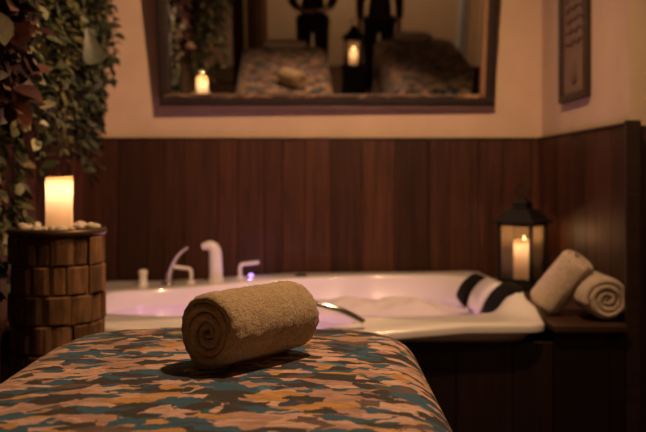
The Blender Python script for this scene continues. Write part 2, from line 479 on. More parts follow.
def inner(th, k=1.0, g=0):
    p_ = superpt(IC[0], IC[1], IC[2] * k + g, IC[3] * k + g, 3.6, th)
    b_ = sstep(-0.62, 0.30, p_.x) * sstep(3.85, 4.22, p_.y)        # the basin widens to the back wall at the seat end
    p_.y += 0.245 * b_ * sstep(0.90, 1.0, k)
    return p_
rings = []
def ring(fn): rings.append([fn(th) for th in ths])
def zr(p, dz): return Vector((p.x, p.y, rimH(p.x, p.y) + dz))
ring(lambda th: Vector((*outer(th, .12).xy, 0.0)))
ring(lambda th: Vector((*outer(th, .12).xy, 0.45)))
ring(lambda th: zr(outer(th, .03), -.034))
ring(lambda th: zr(outer(th, .006), -.034))
ring(lambda th: zr(outer(th, .001), -.031))
ring(lambda th: zr(outer(th, .0), -.012))
ring(lambda th: zr(outer(th, .003), -.005))
ring(lambda th: zr(outer(th, .010), -.001))
for q in (0.12, 0.35, 0.6, 0.85):
    ring(lambda th, q=q: zr(outer(th, .03).lerp(inner(th, 1, .03), q), 0.0))
ring(lambda th: zr(inner(th, 1, .02), -.001))
ring(lambda th: zr(inner(th, 1, .006), -.007))
ring(lambda th: zr(inner(th, 1, .0), -.020))
for k, zz in ((0.985, 0.50), (0.965, 0.42), (0.93, 0.30), (0.87, 0.17), (0.78, 0.12), (0.5, 0.10), (0.2, 0.098)):
    def slope_ring(th, k=k, zz=zz):
        p_ = inner(th, k); return Vector((p_.x - .080 * sstep(.50, .74, p_.x), p_.y, zz))
    ring(slope_ring)
tub = thing('bathtub', 'large white whirlpool tub along the dark panelled wall', 'bathtub', (OC[0], OC[1], 0))
mb = MB(); vs = [p - Vector((OC[0], OC[1], 0)) for r_ in rings for p in r_]; fs = []
for k in range(len(rings) - 1):
    for i in range(N):
        j = (i + 1) % N
        fs.append((k * N + i, k * N + j, (k + 1) * N + j, (k + 1) * N + i))
fs.append(tuple((len(rings) - 1) * N + i for i in range(N)))
mb.add(vs, fs)
auto_smooth(mb.build('shell', M['acrylic'], tub), 40)
TO = Vector((OC[0], OC[1], 0))
def tl(p): return Vector(p) - TO
# headrests: curved black pads lying on the sloping right end, a white bolster between them
def pad(y0, y1, top, bot, th=0.03):
    mb = MB()
    def fn(u, v):
        s_ = v; x = bot[0] + (top[0] - bot[0]) * s_; z = bot[1] + (top[1] - bot[1]) * s_
        z += 0.010 * math.sin(PI * s_); x -= 0.006 * math.sin(PI * s_)
        a = 2 * PI * u
        cy = math.copysign(abs(math.cos(a)) ** 0.5, math.cos(a)); cn = math.copysign(abs(math.sin(a)) ** 0.7, math.sin(a))
        e = math.sin(PI * min(max(v, 0.0), 1)) ** 0.25 if 0 < v < 1 else 0.0
        n = Vector((-(top[1] - bot[1]), 0, (top[0] - bot[0]))).normalized()
        p = Vector((x, (y0 + y1) / 2 + cy * (y1 - y0) / 2 * (0.85 + 0.15 * e), z)) + n * (th * (0.5 + 0.5 * cn) * (0.15 + 0.85 * e))
        return tl(p)
    mb.grid(fn, 24, 15, closeu=True)
    mb.add([mb.v[i] for i in range(24)], [tuple(range(24))]); k = 14 * 24
    mb.add([mb.v[k + i] for i in range(24)], [tuple(range(24))])
    return mb
for (y0, y1, tp, bt) in ((4.08, 4.33, (0.758, 0.640), (0.650, 0.515)), (3.48, 3.76, (0.792, 0.672), (0.672, 0.530))):
    h_ = pad(y0, y1, tp, bt, 0.040).build('headrest', M['black_rubber'], tub); tag(h_, 'black foam headrest')
pad(3.80, 4.05, (0.765, 0.655), (0.66, 0.515), 0.040).build('backrest_bolster', M['acrylic'], tub)
# chrome grab rail that spans the dip in the front rim
mb = MB()
pa = [Vector((-.36, 3.26, .600)), Vector((-.30, 3.24, .645)), Vector((-.18, 3.225, .668)), Vector((-.06, 3.215, .664)), Vector((.04, 3.205, .645)), Vector((.10, 3.20, .622)), Vector((.145, 3.20, .596))]
def cr(pts, n=8):
    out = []
    P = [pts[0]] + list(pts) + [pts[-1]]
    for i in range(1, len(P) - 2):
        for k in range(n):
            t_ = k / n; a, b, c, d = P[i - 1], P[i], P[i + 1], P[i + 2]
            out.append(0.5 * ((2 * b) + (c - a) * t_ + (2 * a - 5 * b + 4 * c - d) * t_ ** 2 + (3 * b - a - 3 * c + d) * t_ ** 3))
    out.append(pts[-1]); return out
mb.tube([tl(p) for p in cr(pa)], 0.0115, 12)
tag(mb.build('grab_rail', M['chrome'], tub), 'chrome grab rail')
# taps on the rear deck
def dz(x, y): return rimH(x, y)
yk = 4.42
p = at(143, 288, yk); z0 = dz(p.x, yk) - .002
mb = MB(); mb.lathe([(.026, 0), (.026, .006), (.020, .010), (.019, .050), (.023, .062), (.021, .074), (.012, .078)], 20, tl((p.x, yk, z0)))
mb.build('tap_knob', M['white_plastic'], tub)
p = at(168, 288, yk); x0 = p.x; z0 = dz(x0, yk)
mb = MB()
mb.tube([tl(q) for q in cr([Vector((x0, yk, z0 - .004)), Vector((x0 + .006, yk, z0 + .06)), Vector((x0 + .03, yk - .005, z0 + .12)), Vector((x0 + .065, yk - .01, z0 + .165)), Vector((x0 + .10, yk - .012, z0 + .188))])],
        [0.022 - 0.009 * (i / 32) for i in range(33)], 12, 0.8)
mb.lathe([(.030, 0), (.030, .008), (.022, .012)], 20, tl((x0, yk, z0 - .003)))
tag(mb.build('swan_spout', M['chrome'], tub), 'chrome curved spout')
def lever(px0, px1, pyb, pyt, flip):
    b = at(px0, pyb, yk); z0 = dz(b.x, yk) - .003; e = at(px1, pyt, yk); ht = (pyb - pyt) * yk / F
    mb = MB()
    mb.lathe([(.024, 0), (.024, .007), (.016, .012)], 20, tl((b.x, yk, z0)))
    q = [Vector((b.x, yk, z0 + .004)), Vector((b.x, yk, z0 + ht * .75)), Vector((b.x + flip * .010, yk, z0 + ht * .96)), Vector((b.x + flip * .03, yk, z0 + ht)), Vector((e.x, yk - .01, z0 + ht + .008))]
    mb.tube([tl(k) for k in cr(q, 5)], 0.0115, 12, 0.8)
    return mb.build('tap_lever', M['white_plastic'], tub)
lever(191, 174, 288, 273, -1)
lever(240, 259, 288, 273, 1)
p = at(216, 288, yk); x0 = p.x; z0 = dz(x0, yk)
mb = MB()
mb.lathe([(.040, 0), (.040, .008), (.034, .013)], 24, tl((x0, yk, z0 - .003)))
mb.tube([tl(q) for q in cr([Vector((x0, yk, z0)), Vector((x0 - .002, yk, z0 + .09)), Vector((x0 - .006, yk, z0 + .145)), Vector((x0 - .024, yk - .004, z0 + .170)), Vector((x0 - .046, yk - .01, z0 + .172)), Vector((x0 - .068, yk - .014, z0 + .164))])],
        [0.036 - 0.0002 * i for i in range(20)] + [0.032 - 0.0009 * i for i in range(21)], 16, 0.95)
mb.build('hand_shower', M['white_plastic'], tub)
p = at(251, 273, 4.50)
mb = MB(); mb.lathe([(.012, 0), (.012, .007), (.010, .010), (.004, .012)], 16, tl((p.x, 4.50, dz(p.x, 4.5) - .003)))
tag(mb.build('violet_lamp', M['led'], tub), 'small glowing violet lamp')
LED = Vector((p.x, 4.50, dz(p.x, 4.5) + .05))
p = at(301, 278, 4.46)
mb = MB(); mb.lathe([(.032, 0), (.032, .006), (.026, .010), (.010, .010)], 20, tl((p.x, 4.46, dz(p.x, 4.46) - .002)))
tag(mb.build('air_control', M['black_rubber'], tub), 'black round air control')
point('tub_led_glow', (-0.10, 3.78, 0.36), 4.2, (0.92, 0.42, 0.82), 0.05)
point('tap_led_glow', tuple(LED + Vector((0, -.04, .0))), 0.14, (0.6, 0.34, 1.0), 0.008)

# water and foam
WZT = 0.515
mb = MB()
NW = 96
def wpt(th):
    p_ = inner(th, .984); return Vector((p_.x - .078 * sstep(.50, .74, p_.x), p_.y, WZT))
mb.add([wpt(2 * PI * i / NW) for i in range(NW)], [tuple(range(NW))])
tag(mb.build('bath_water', M['water'], smooth=False, fixn=False), 'clear violet lit water filling the white tub', 'water', None, 'stuff')
mb = MB(); bmw = []
def foamh(x, y):
    h = mnoise.noise(Vector((x * 5, y * 5, 1.3))) * .5 + mnoise.noise(Vector((x * 15, y * 15, 4.0))) * .25
    d = ((x - 0.22) / 0.48) ** 2 + ((y - 4.03) / 0.17) ** 2
    return (0.55 - d * 0.65 + h * 0.55)
nx, ny = 110, 44
gx = [-0.35 + 1.02 * i / (nx - 1) for i in range(nx)]; gy = [3.78 + 0.43 * j / (ny - 1) for j in range(ny)]
idx = {}
for j, y in enumerate(gy):
    for i, x in enumerate(gx):
        h = foamh(x, y)
        z = WZT - .004 + max(-.004, min(.07, h * .11)) + (.004 * mnoise.noise(Vector((x * 60, y * 60, 0))) if h > 0 else 0)
        idx[i, j] = len(mb.v); mb.v.append((x, y, z))
for j in range(ny - 1):
    for i in range(nx - 1):
        if max(foamh(gx[i + a], gy[j + b]) for a in (0, 1) for b in (0, 1)) > 0:
            mb.f.append((idx[i, j], idx[i + 1, j], idx[i + 1, j + 1], idx[i, j + 1])); mb.r.append(.5); mb.m.append(0)
tag(mb.build('bath_foam', M['foam']), 'pale lilac foam drifting on the tub water near the headrests', 'foam', None, 'stuff')

# ------------------------------------------------------------------ leaning wall mirror
TILT = math.radians(10.6)
MX0, MX1, MH = -0.842, 0.882, 1.02
MC = (MX0 + MX1) / 2
mir = thing('wall_mirror', 'wide mirror in a rough dark wood frame leaning out from the wall above the tub', 'mirror', (MC, 4.638, 1.462), (TILT, 0, math.radians(1.2)))
hw = (MX1 - MX0) / 2
mb = MB(); mb.box((0, .021, MH / 2 + .02), (2 * hw - .03, .016, MH - .02)); mb.build('backing_board', M['trim'], mir, False)
BW = 0.018      # bevel width
gx0, gx1, gz0, gz1 = -hw + .055, hw - .058, .058, MH - .06
mb = MB()
mb.add([(gx0 + BW, 0.000, gz0 + BW), (gx1 - BW, 0, gz0 + BW), (gx1 - BW, 0, gz1 - BW), (gx0 + BW, 0, gz1 - BW)], [(0, 1, 2, 3)])
mb.build('mirror_glass', M['mirror'], mir, False, fixn=False)
mb = MB(); e = .0022
a = [(gx0, e, gz0), (gx1, e, gz0), (gx1, e, gz1), (gx0, e, gz1), (gx0 + BW, 0, gz0 + BW), (gx1 - BW, 0, gz0 + BW), (gx1 - BW, 0, gz1 - BW), (gx0 + BW, 0, gz1 - BW)]
mb.add(a, [(0, 1, 5, 4), (1, 2, 6, 5), (2, 3, 7, 6), (3, 0, 4, 7)])
mb.build('glass_bevel', M['mirror'], mir, False, fixn=False)
def rough_bar(p0, p1, wx, dy, axis, amp, seed, n=40):
    """a hand hewn bar with a wavy inner edge, axis 'x' or 'z'"""
    mb = MB()
    def fn(u, v):
        a_ = 2 * PI * u
        cx = math.copysign(abs(math.cos(a_)) ** 0.35, math.cos(a_)); cy = math.copysign(abs(math.sin(a_)) ** 0.35, math.sin(a_))
        s_ = p0 + (p1 - p0) * v
        wv = amp * (mnoise.noise(Vector((s_ * 6, seed, 0))) + .5 * mnoise.noise(Vector((s_ * 19, seed, 3))))
        lo, hi = wx
        q = lo + (hi - lo) * (0.5 + 0.5 * cx) + (wv if cx > 0 else wv * .2)
        y = dy[0] + (dy[1] - dy[0]) * (0.5 + 0.5 * cy) + wv * .3
        return Vector((s_, y, q)) if axis == 'x' else Vector((q, y, s_))
    mb.grid(fn, 20, n, closeu=True)
    mb.add([mb.v[i] for i in range(20)], [tuple(range(20))]); k = (n - 1) * 20
    mb.add([mb.v[k + i] for i in range(20)], [tuple(range(20))])
    return mb
auto_smooth(rough_bar(-hw + .004, hw, (.016, .060), (-.020, .013), 'x', .006, 1.0).build('bottom_rail', M['frame'], mir))
auto_smooth(rough_bar(-hw + .03, hw - .06, (.054, .073), (-.026, .004), 'x', .008, 9.0, 70).build('bark_edge', M['frame_edge'], mir))
auto_smooth(rough_bar(-hw, hw, (MH - .06, MH), (-.020, .013), 'x', .004, 5.0).build('top_rail', M['frame'], mir))
auto_smooth(rough_bar(.05, MH - .05, (-hw, -hw + .058), (-.018, .013), 'z', .004, 2.0).build('side_rail', M['frame'], mir))
auto_smooth(rough_bar(.05, MH - .05, (hw - .052, hw), (-.018, .013), 'z', .004, 3.0).build('side_rail', M['frame'], mir))
mb = MB(); mb.box((hw - .060, -.012, MH / 2), (.022, .022, MH - .12), None, .004)
mb.build('inner_slip', M['slip'], mir, False)
mb = MB(); mb.box((0, -.002, .004), (2 * hw + .008, .022, .022), None, .005)
mb.build('lower_shade_strip', M['violet_shade'], mir, False)  # strip standing in for the violet-lit shade along the frame's lower edge

# ------------------------------------------------------------------ framed print on the right wall
fx = XR
pf = thing('framed_print', 'narrow dark framed print hung on the right wall', 'picture', (fx, 4.03, 1.455))
FW, FH, FT = 0.43, 0.78, 0.030
mb = MB()
for (cy, cz, sy, sz) in ((0, .016, FW, .032), (0, FH - .016, FW, .032), (-FW / 2 + .016, FH / 2, .032, FH - .064), (FW / 2 - .016, FH / 2, .032, FH - .064)):
    mb.box((-FT / 2, cy, cz), (FT, sy, sz), None, .004)
mb.build('frame', M['trim'], pf, False)
mb = MB(); mb.box((-.008, 0, FH / 2), (.006, FW - .05, FH - .05)); mb.build('print_sheet', M['paper'], pf, False)
mb = MB(); r_ = random.Random(4)
for k in range(9):
    zc = .26 + k * .052
    pts = []
    for i in range(13):
        y_ = .13 - .26 * i / 12
        pts.append(Vector((-.0125, y_, zc + .010 * math.sin(i * 1.3 + k) + r_.uniform(-.004, .004))))
    mb.tube(pts, [.0055 + .004 * abs(math.sin(i * 1.1 + k)) for i in range(13)], 6, .3)
for k in range(5):
    a_ = PI * (.15 + .175 * k)
    mb.tube([Vector((-.0125, 0, .07)), Vector((-.0125, math.cos(a_) * .04, .07 + math.sin(a_) * .05)), Vector((-.0125, math.cos(a_) * .055, .07 + math.sin(a_) * .115))], [.004, .012, .003], 6, .25)
mb.build('brushwork', M['ink'], pf)

# ------------------------------------------------------------------ candles
def candle(label, loc, r, h, wave, seed, power, spill, flame=1.0, glow=.8, group=None):
    c = thing('pillar_candle', label, 'candle', loc, (0, 0, 0), group)
    mb = MB(); n = 64; rr = random.Random(seed); ph = rr.random() * 6
    prof = [(0.0, .001), (.9, .001), (1.0, .004)] + [(1.0 - .02 * math.sin(k * .5), h * k / 12) for k in range(1, 12)]
    vs = []; fs = []
    rows = [(r * q, z) for q, z in prof]
    def top(a): return h + wave * math.sin(a + ph) + .3 * wave * math.sin(2 * a)
    extra = [(r * 1.0, -1), (r * .97, -2), (r * .88, -3), (r * .80, -4), (r * .74, -5), (0.0, -5)]
    for (rad, z) in rows + extra:
        for i in range(n):
            a_ = 2 * PI * i / n
            if z == -1: zz = top(a_) - .006
            elif z == -2: zz = top(a_) - .001
            elif z == -3: zz = top(a_) - .002
            elif z == -4: zz = top(a_) - .010
            elif z == -5: zz = h - .020
            else: zz = z * (1 if z < h * .6 else 1 + (top(a_) - h) / h * (z - h * .6) / (h * .4))
            bul = 1 + .02 * math.sin(2 * a_ + z * 40)
            vs.append((rad * bul * math.cos(a_), rad * bul * math.sin(a_), zz))
    for k in range(len(rows + extra) - 1):
        for i in range(n):
            j = (i + 1) % n; fs.append((k * n + i, k * n + j, (k + 1) * n + j, (k + 1) * n + i))
    mb.add(vs, fs)
    mb.build('wax_body', M['wax'], c, fixn=True)
    mb = MB(); mb.tube([(0, 0, h - .024), (.001, 0, h - .008), (.003, 0, h + .003)], .0014, 6); mb.build('wick', M['wick'], c)
    if flame:
        mb = MB(); mb.lathe([(a_ * flame, b_ * flame) for a_, b_ in [(.0005, 0), (.004, .004), (.0065, .011), (.006, .018), (.0035, .028), (.0004, .040)]], 12, (.003, 0, h - .004)); mb.build('flame', M['flame'], c)
    l = point('candle_glow', (0, 0, h * glow), power, (1.0, .72, .45), .012); l.parent = c
    l2 = point('candle_light', (0, 0, h + .035), spill, (1.0, .52, .20), 0.0); l2.parent = c
    return c

# stump pedestal
SX, SY, SR, SH = -0.803, 2.72, 0.138, 0.952
st = thing('log_pedestal', 'round pedestal clad in rough wooden blocks beside the massage table', 'pedestal', (SX, SY, 0))
mb = MB(); mb.lathe([(SR - .02, 0), (SR - .02, SH - .012)], 40); mb.build('core', M['trim'], st)
mb = MB(); r_ = random.Random(11); rows_ = 11
zz = 0.0; rh = (SH - .012) / rows_
for k in range(rows_):
    a_ = r_.random(); end = a_ + 2 * PI
    while a_ < end - .02:
        da = r_.uniform(.32, .62)
        if end - a_ - da < .25: da = end - a_
        ro = SR + r_.uniform(-.006, .006) ; ri = SR - .024; g = .006
        z0, z1 = zz + .0015, zz + rh - .0015
        vs = []; ns = 5
        for q in range(ns):
            t_ = a_ + g + (da - 2 * g) * q / (ns - 1)
            e = .004 if q in (0, ns - 1) else 0
            for (rad, z) in ((ri, z0), (ro - .004, z0), (ro - e, z0 + .005), (ro - e, z1 - .005), (ro - .004, z1), (ri, z1)):
                jj = 0.0022 * mnoise.noise(Vector((t_ * 9, z * 60, k)))
                vs.append(((rad + jj) * math.cos(t_), (rad + jj) * math.sin(t_), z))
        fs = []
        for q in range(ns - 1):
            for s_ in range(6):
                u = (s_ + 1) % 6; fs.append((q * 6 + s_, q * 6 + u, (q + 1) * 6 + u, (q + 1) * 6 + s_))
        fs += [tuple(range(6)), tuple((ns - 1) * 6 + s_ for s_ in range(6))]
        mb.add(vs, fs, r_.random()); a_ += da
    zz += rh
mb.build('wood_block_cladding', M['block'], st, False)
mb = MB(); mb.lathe([(.02, SH - .012), (SR + .002, SH - .012), (SR + .008, SH - .006), (SR + .008, SH + .004), (SR + .002, SH + .010), (SR - .004, SH + .007), (SR - .01, SH + .001), (.02, SH)], 56)
mb.build('tray', M['bronze'], st)
candle('lit ivory pillar candle with a melted wavy rim among pebbles on the block clad pedestal', (SX + .006, SY, SH), .0405, .164, .002, 3, 0.27, 0.8, flame=0, glow=.74)
# pebbles
pts = []
r_ = random.Random(5)
PEB = [(22, 222, 2.63, .014), (30, 221, 2.66, .012), (37, 224, 2.62, .013), (44, 225, 2.63, .010), (26, 217, 2.80, .012), (36, 219, 2.80, .011), (19, 219, 2.74, .010), (78, 223, 2.70, .011), (84, 221, 2.72, .013), (91, 222, 2.70, .014), (81, 219, 2.79, .013), (89, 220, 2.79, .011), (61, 227, 2.61, .013), (71, 226, 2.635, .010), (97, 223, 2.73, .010), (52, 227, 2.605, .010), (75, 219, 2.815, .011), (33, 226, 2.60, .009)]
for k, (px, py, Y, s_) in enumerate(PEB):
    x = (px - 323) / F * Y
    dx, dy = x - SX, Y - SY; d = math.hypot(dx, dy)
    if d > SR - .022: dx *= (SR - .022) / d; dy *= (SR - .022) / d
    if math.hypot(dx - .006, dy) < .056: 
        q = .058 / max(1e-4, math.hypot(dx - .006, dy)); dx = .006 + (dx - .006) * q; dy *= q
    mb = MB(); s_ *= 1.22; sx, sy, sz = s_ * r_.uniform(1, 1.35), s_ * r_.uniform(.85, 1.1), s_ * r_.uniform(.65, .85); sd = r_.random() * 50
    mb.grid(lambda u, v: (lambda n: Vector((n.x * sx, n.y * sy, n.z * sz)) * (1 + .16 * mnoise.noise(n * 1.4 + Vector((sd, 0, 0)))))(Vector((math.cos(2 * PI * u) * math.sin(PI * (.001 + .998 * v)), math.sin(2 * PI * u) * math.sin(PI * (.001 + .998 * v)), math.cos(PI * (.001 + .998 * v))))), 14, 9, closeu=True)
    o = mb.build('pebble', M['stone'])
    o.location = (SX + dx, SY + dy, SH + sz * .96 + .001); o.rotation_euler = (0, 0, r_.random() * 3)
    tag(o, 'small rounded cream pebble in the ring of pebbles around the candle on the pedestal', 'pebble', 'pebbles around the pedestal candle')

# ------------------------------------------------------------------ lantern
def make_lantern(label, loc, rz):
    L = thing('lantern', label, 'lantern', loc, (0, 0, rz))
    W, HB = .172, .305
    mb = MB(); mb.box((0, 0, .012), (W + .02, W + .02, .024), None, .004); mb.box((0, 0, .03), (W, W, .014), None, .003); mb.build('base', M['black_metal'], L, False)
    for sx in (-1, 1):
        for sy in (-1, 1):
            mb = MB(); mb.box((sx * (W / 2 - .007), sy * (W / 2 - .007), .030 + (HB - .03) / 2), (.014, .014, HB - .03), None, .002); mb.build('post', M['black_metal'], L, False)
    for z in (.043, HB - .006):
        for s_ in (-1, 1):
            mb = MB(); mb.box((0, s_ * (W / 2 - .006), z), (W - .03, .010, .012)); mb.build('rail', M['black_metal'], L, False)
            mb = MB(); mb.box((s_ * (W / 2 - .006), 0, z), (.010, W - .03, .012)); mb.build('rail', M['black_metal'], L, False)
    for k in range(4):
        mb = MB(); R_ = Matrix.Rotation(k * PI / 2, 3, 'Z')
        mb.add([R_ @ Vector(p) for p in [(-W / 2 + .013, -W / 2 + .008, .048), (W / 2 - .013, -W / 2 + .008, .048), (W / 2 - .013, -W / 2 + .008, HB - .012), (-W / 2 + .013, -W / 2 + .008, HB - .012),
              (-W / 2 + .013, -W / 2 + .0105, .048), (W / 2 - .013, -W / 2 + .0105, .048), (W / 2 - .013, -W / 2 + .0105, HB - .012), (-W / 2 + .013, -W / 2 + .0105, HB - .012)]],
              [(0, 1, 2, 3), (7, 6, 5, 4), (0, 4, 5, 1), (2, 6, 7, 3), (1, 5, 6, 2), (0, 3, 7, 4)])
        mb.build('glass_pane', M['glass'], L, False)
    # roof: stepped pyramid with eaves, chimney cap
    mb = MB()
    def sq(h, z): return [(-h, -h, z), (h, -h, z), (h, h, z), (-h, h, z)]
    lv = [(W / 2 + .004, HB), (W / 2 + .022, HB + .002), (W / 2 + .022, HB + .010), (W / 2 + .004, HB + .018), (.052, HB + .062), (.036, HB + .070), (.034, HB + .092), (.040, HB + .094), (.018, HB + .112), (.006, HB + .120)]
    vs = [p for h, z in lv for p in sq(h, z)]; fs = [(3, 2, 1, 0)]
    for k in range(len(lv) - 1):
        for i in range(4): j = (i + 1) % 4; fs.append((k * 4 + i, k * 4 + j, (k + 1) * 4 + j, (k + 1) * 4 + i))
    fs.append(tuple((len(lv) - 1) * 4 + i for i in range(4)))
    mb.add(vs, fs); mb.build('roof', M['black_metal'], L, False)
    mb = MB(); mb.tube([Vector((.034 * math.cos(2 * PI * i / 20), 0, HB + .148 + .034 * math.sin(2 * PI * i / 20))) for i in range(21)], .004, 8); mb.build('handle_ring', M['black_metal'], L)
    return L
LX, LY = 0.935, 4.22
make_lantern('black metal lantern with glass panes holding a lit candle on the tub deck', (LX, LY, DECKZ), math.radians(-38))
candle('lit ivory pillar candle inside the glass lantern on the tub deck', (LX + .004, LY - .005, DECKZ + .037), .046, .192, .002, 8, .30, 0.9, flame=.55, glow=.84)

# ------------------------------------------------------------------ rolled towels
def towel_roll(name, label, cat, R, L, turns, mt, seed, loc, rz, tilt=0.0, squash=0.95, endpull=.012, group=None, flip=1, spin=0.0, jit=.0010):
    """axis along local +Y from y=0 to y=L, lies on z=0"""
    rr = random.Random(seed)
    r0 = R - turns * ((R - .008) / turns); pitch = (R - r0) / turns; th = pitch * .90
    nS = int(turns * 60); nY = 46
    TH = turns * 2 * PI
    mb = MB()
    def prof(s_, inn):   # s_ 0..1 along spiral
        a_ = TH * s_; rad = r0 + pitch * a_ / (2 * PI)
        rad -= th if inn else 0
        rad = max(rad, .002)
        return a_, rad
    def P(s_, inn, y, v):
        a_, rad = prof(s_, inn)
        rad += pitch * .12 * mnoise.noise(Vector((a_ * .9, seed, 0)))
        edge = min(y, L - y)
        rnd = 1.0 if s_ < .7 else 1 - .10 * math.exp(-(edge / .012) ** 2)
        wob = 1 + .016 * mnoise.noise(Vector((math.cos(a_) * 1.2, math.sin(a_) * 1.2, y * 9 + seed)))
        n_ = rad * rnd * wob + jit * rr.uniform(-1, 1) * (1 if not inn else .5)
        ang = flip * a_ + spin
        x = n_ * math.cos(ang); z = n_ * math.sin(ang)
        z = z * squash
        zb = -R * squash * .90
        if z < zb: z = zb + (z - zb) * .25
        return Vector((x, y, z - zb + .001))
    # axial end position depends on the layer
    def yend(s_, e):
        pull = endpull * (sstep(.78, 1.0, s_)) - .006 * mnoise.noise(Vector((s_ * 14, seed * 3.1, e)))
        pull += .010 * (1 - s_)
        return pull if e == 0 else L - pull
    rowsv = []
    ys = [i / (nY - 1) for i in range(nY)]
    for inn in (0, 1):
        vs = []
        for i in range(nS + 1):
            s_ = i / nS; ya, yb = yend(s_, 0), yend(s_, 1)
            for v in ys: vs.append(P(s_, inn, ya + (yb - ya) * v, v))
        fs = []
        for i in range(nS):
            for k in range(nY - 1):
                fs.append((i * nY + k, (i + 1) * nY + k, (i + 1) * nY + k + 1, i * nY + k + 1))
        rowsv.append((vs, fs))
    base = 0
    (va, fa), (vb, fb) = rowsv
    nA = len(va)
    allv = va + vb; allf = list(fa) + [tuple(reversed([q + nA for q in f])) for f in fb]
    # rounded end strips and the two long edges
    for e, k in ((0, 0), (1, nY - 1)):
        mids = len(allv)
        for i in range(nS + 1):
            a_ = va[i * nY + k]; b_ = vb[i * nY + k]
            p = (a_ + b_) / 2; p = Vector((p.x, p.y + (-1 if e == 0 else 1) * th * .42, p.z)); allv.append(p)
        for i in range(nS):
            allf.append((i * nY + k, (i + 1) * nY + k, mids + i + 1, mids + i))
            allf.append((mids + i, mids + i + 1, nA + (i + 1) * nY + k, nA + i * nY + k))
    for i in (0, nS):
        for k in range(nY - 1):
            allf.append((i * nY + k, i * nY + k + 1, nA + i * nY + k + 1, nA + i * nY + k))
    mb.add(allv, allf)
    o = mb.build(name, mt)
    o.location = loc; o.rotation_euler = (tilt, 0, rz)
    return tag(o, label, cat, group)
TZ = 0.768
p0 = Vector((-.210, 1.60, TZ)); p1 = Vector((-.055, 1.812, TZ))
dd = p1 - p0
towel_roll('rolled_towel', 'sand coloured terry towel rolled up on the near patterned massage table', 'towel', .080, dd.length + .0, 4.2, M['towel_tan'], 4, tuple(p0), math.atan2(dd.y, dd.x) - PI / 2, 0, .97, .020, spin=3.4, jit=.0018)
towel_roll('rolled_towel', 'beige rolled towel lying with its spiral end facing out on the tub deck', 'towel', .091, .27, 3.4, M['towel_beige'], 9, (1.022, 3.225, DECKZ), math.radians(-1), 0, .97, .008, 'rolled towels on the tub deck', spin=.8)
lt = towel_roll('rolled_towel', 'beige rolled towel propped up at a slant against the other roll', 'towel', .080, .232, 3.2, M['towel_beige'], 15, (0, 0, 0), 0, 0, 1.0, .010, 'rolled towels on the tub deck', spin=.5)
ax = Vector((-.56, .30, -.80)).normalized()
tip = at(582, 260, 3.38)
zax = Vector((0, -1, 0)); xax = ax.cross(zax).normalized(); zax = xax.cross(ax).normalized()
Rm = Matrix((xax, ax, zax)).transposed()
lt.rotation_euler = Rm.to_euler()
lt.location = tip - zax * .07

# ------------------------------------------------------------------ massage tables and their covers
TCX, TCY, THW, THL = -0.205, 1.155, 0.420, 1.055
def rrect(hw_, hl_, r, n=14):
    pts = []
    for (sx, sy, a0) in ((1, 1, 0), (-1, 1, PI / 2), (-1, -1, PI), (1, -1, 1.5 * PI)):
        for i in range(n):
            a_ = a0 + PI / 2 * i / (n - 1)
            pts.append((sx * (hw_ - r) + r * math.cos(a_), sy * (hl_ - r) + r * math.sin(a_)))
    # densify straight sides
    out = []
    for i, p in enumerate(pts):
        q = pts[(i + 1) % len(pts)]; d = math.hypot(q[0] - p[0], q[1] - p[1]); k = max(1, int(d / .035))
        for s_ in range(k): out.append((p[0] + (q[0] - p[0]) * s_ / k, p[1] + (q[1] - p[1]) * s_ / k))
    return out
def massage_table(label, loc):
    t = thing('massage_table', label, 'massage table', loc)
    mb = MB(); out = rrect(THW - .02, THL - .02, .16); n = len(out)
    lv = [(1, .655), (1, .70), (.985, .722), (.95, .733)]
    vs = [(x * s_, y * (1 - (1 - s_) * .4), z) for s_, z in lv for x, y in out]
    fs = [(k * n + i, k * n + (i + 1) % n, (k + 1) * n + (i + 1) % n, (k + 1) * n + i) for k in range(len(lv) - 1) for i in range(n)]
    fs += [tuple(range(n))[::-1], tuple((len(lv) - 1) * n + i for i in range(n))]
    mb.add(vs, fs); mb.build('padded_top', M['cushion'], t)
    mb = MB()
    for sx in (-1, 1): mb.box((sx * (THW - .10), 0, .62), (.03, 2 * THL - .3, .07), None, .004)
    for sy in (-1, 1): mb.box((0, sy * (THL - .18), .62), (2 * THW - .24, .03, .068), None, .004)
    mb.build('rail_frame', M['wood_bed'], t, False)
    for sx in (-1, 1):
        for sy in (-1, 1):
            mb = MB(); mb.box((sx * (THW - .10), sy * (THL - .25), .3275), (.05, .05, .655), None, .006); mb.build('leg', M['wood_bed'], t, False)
    return t
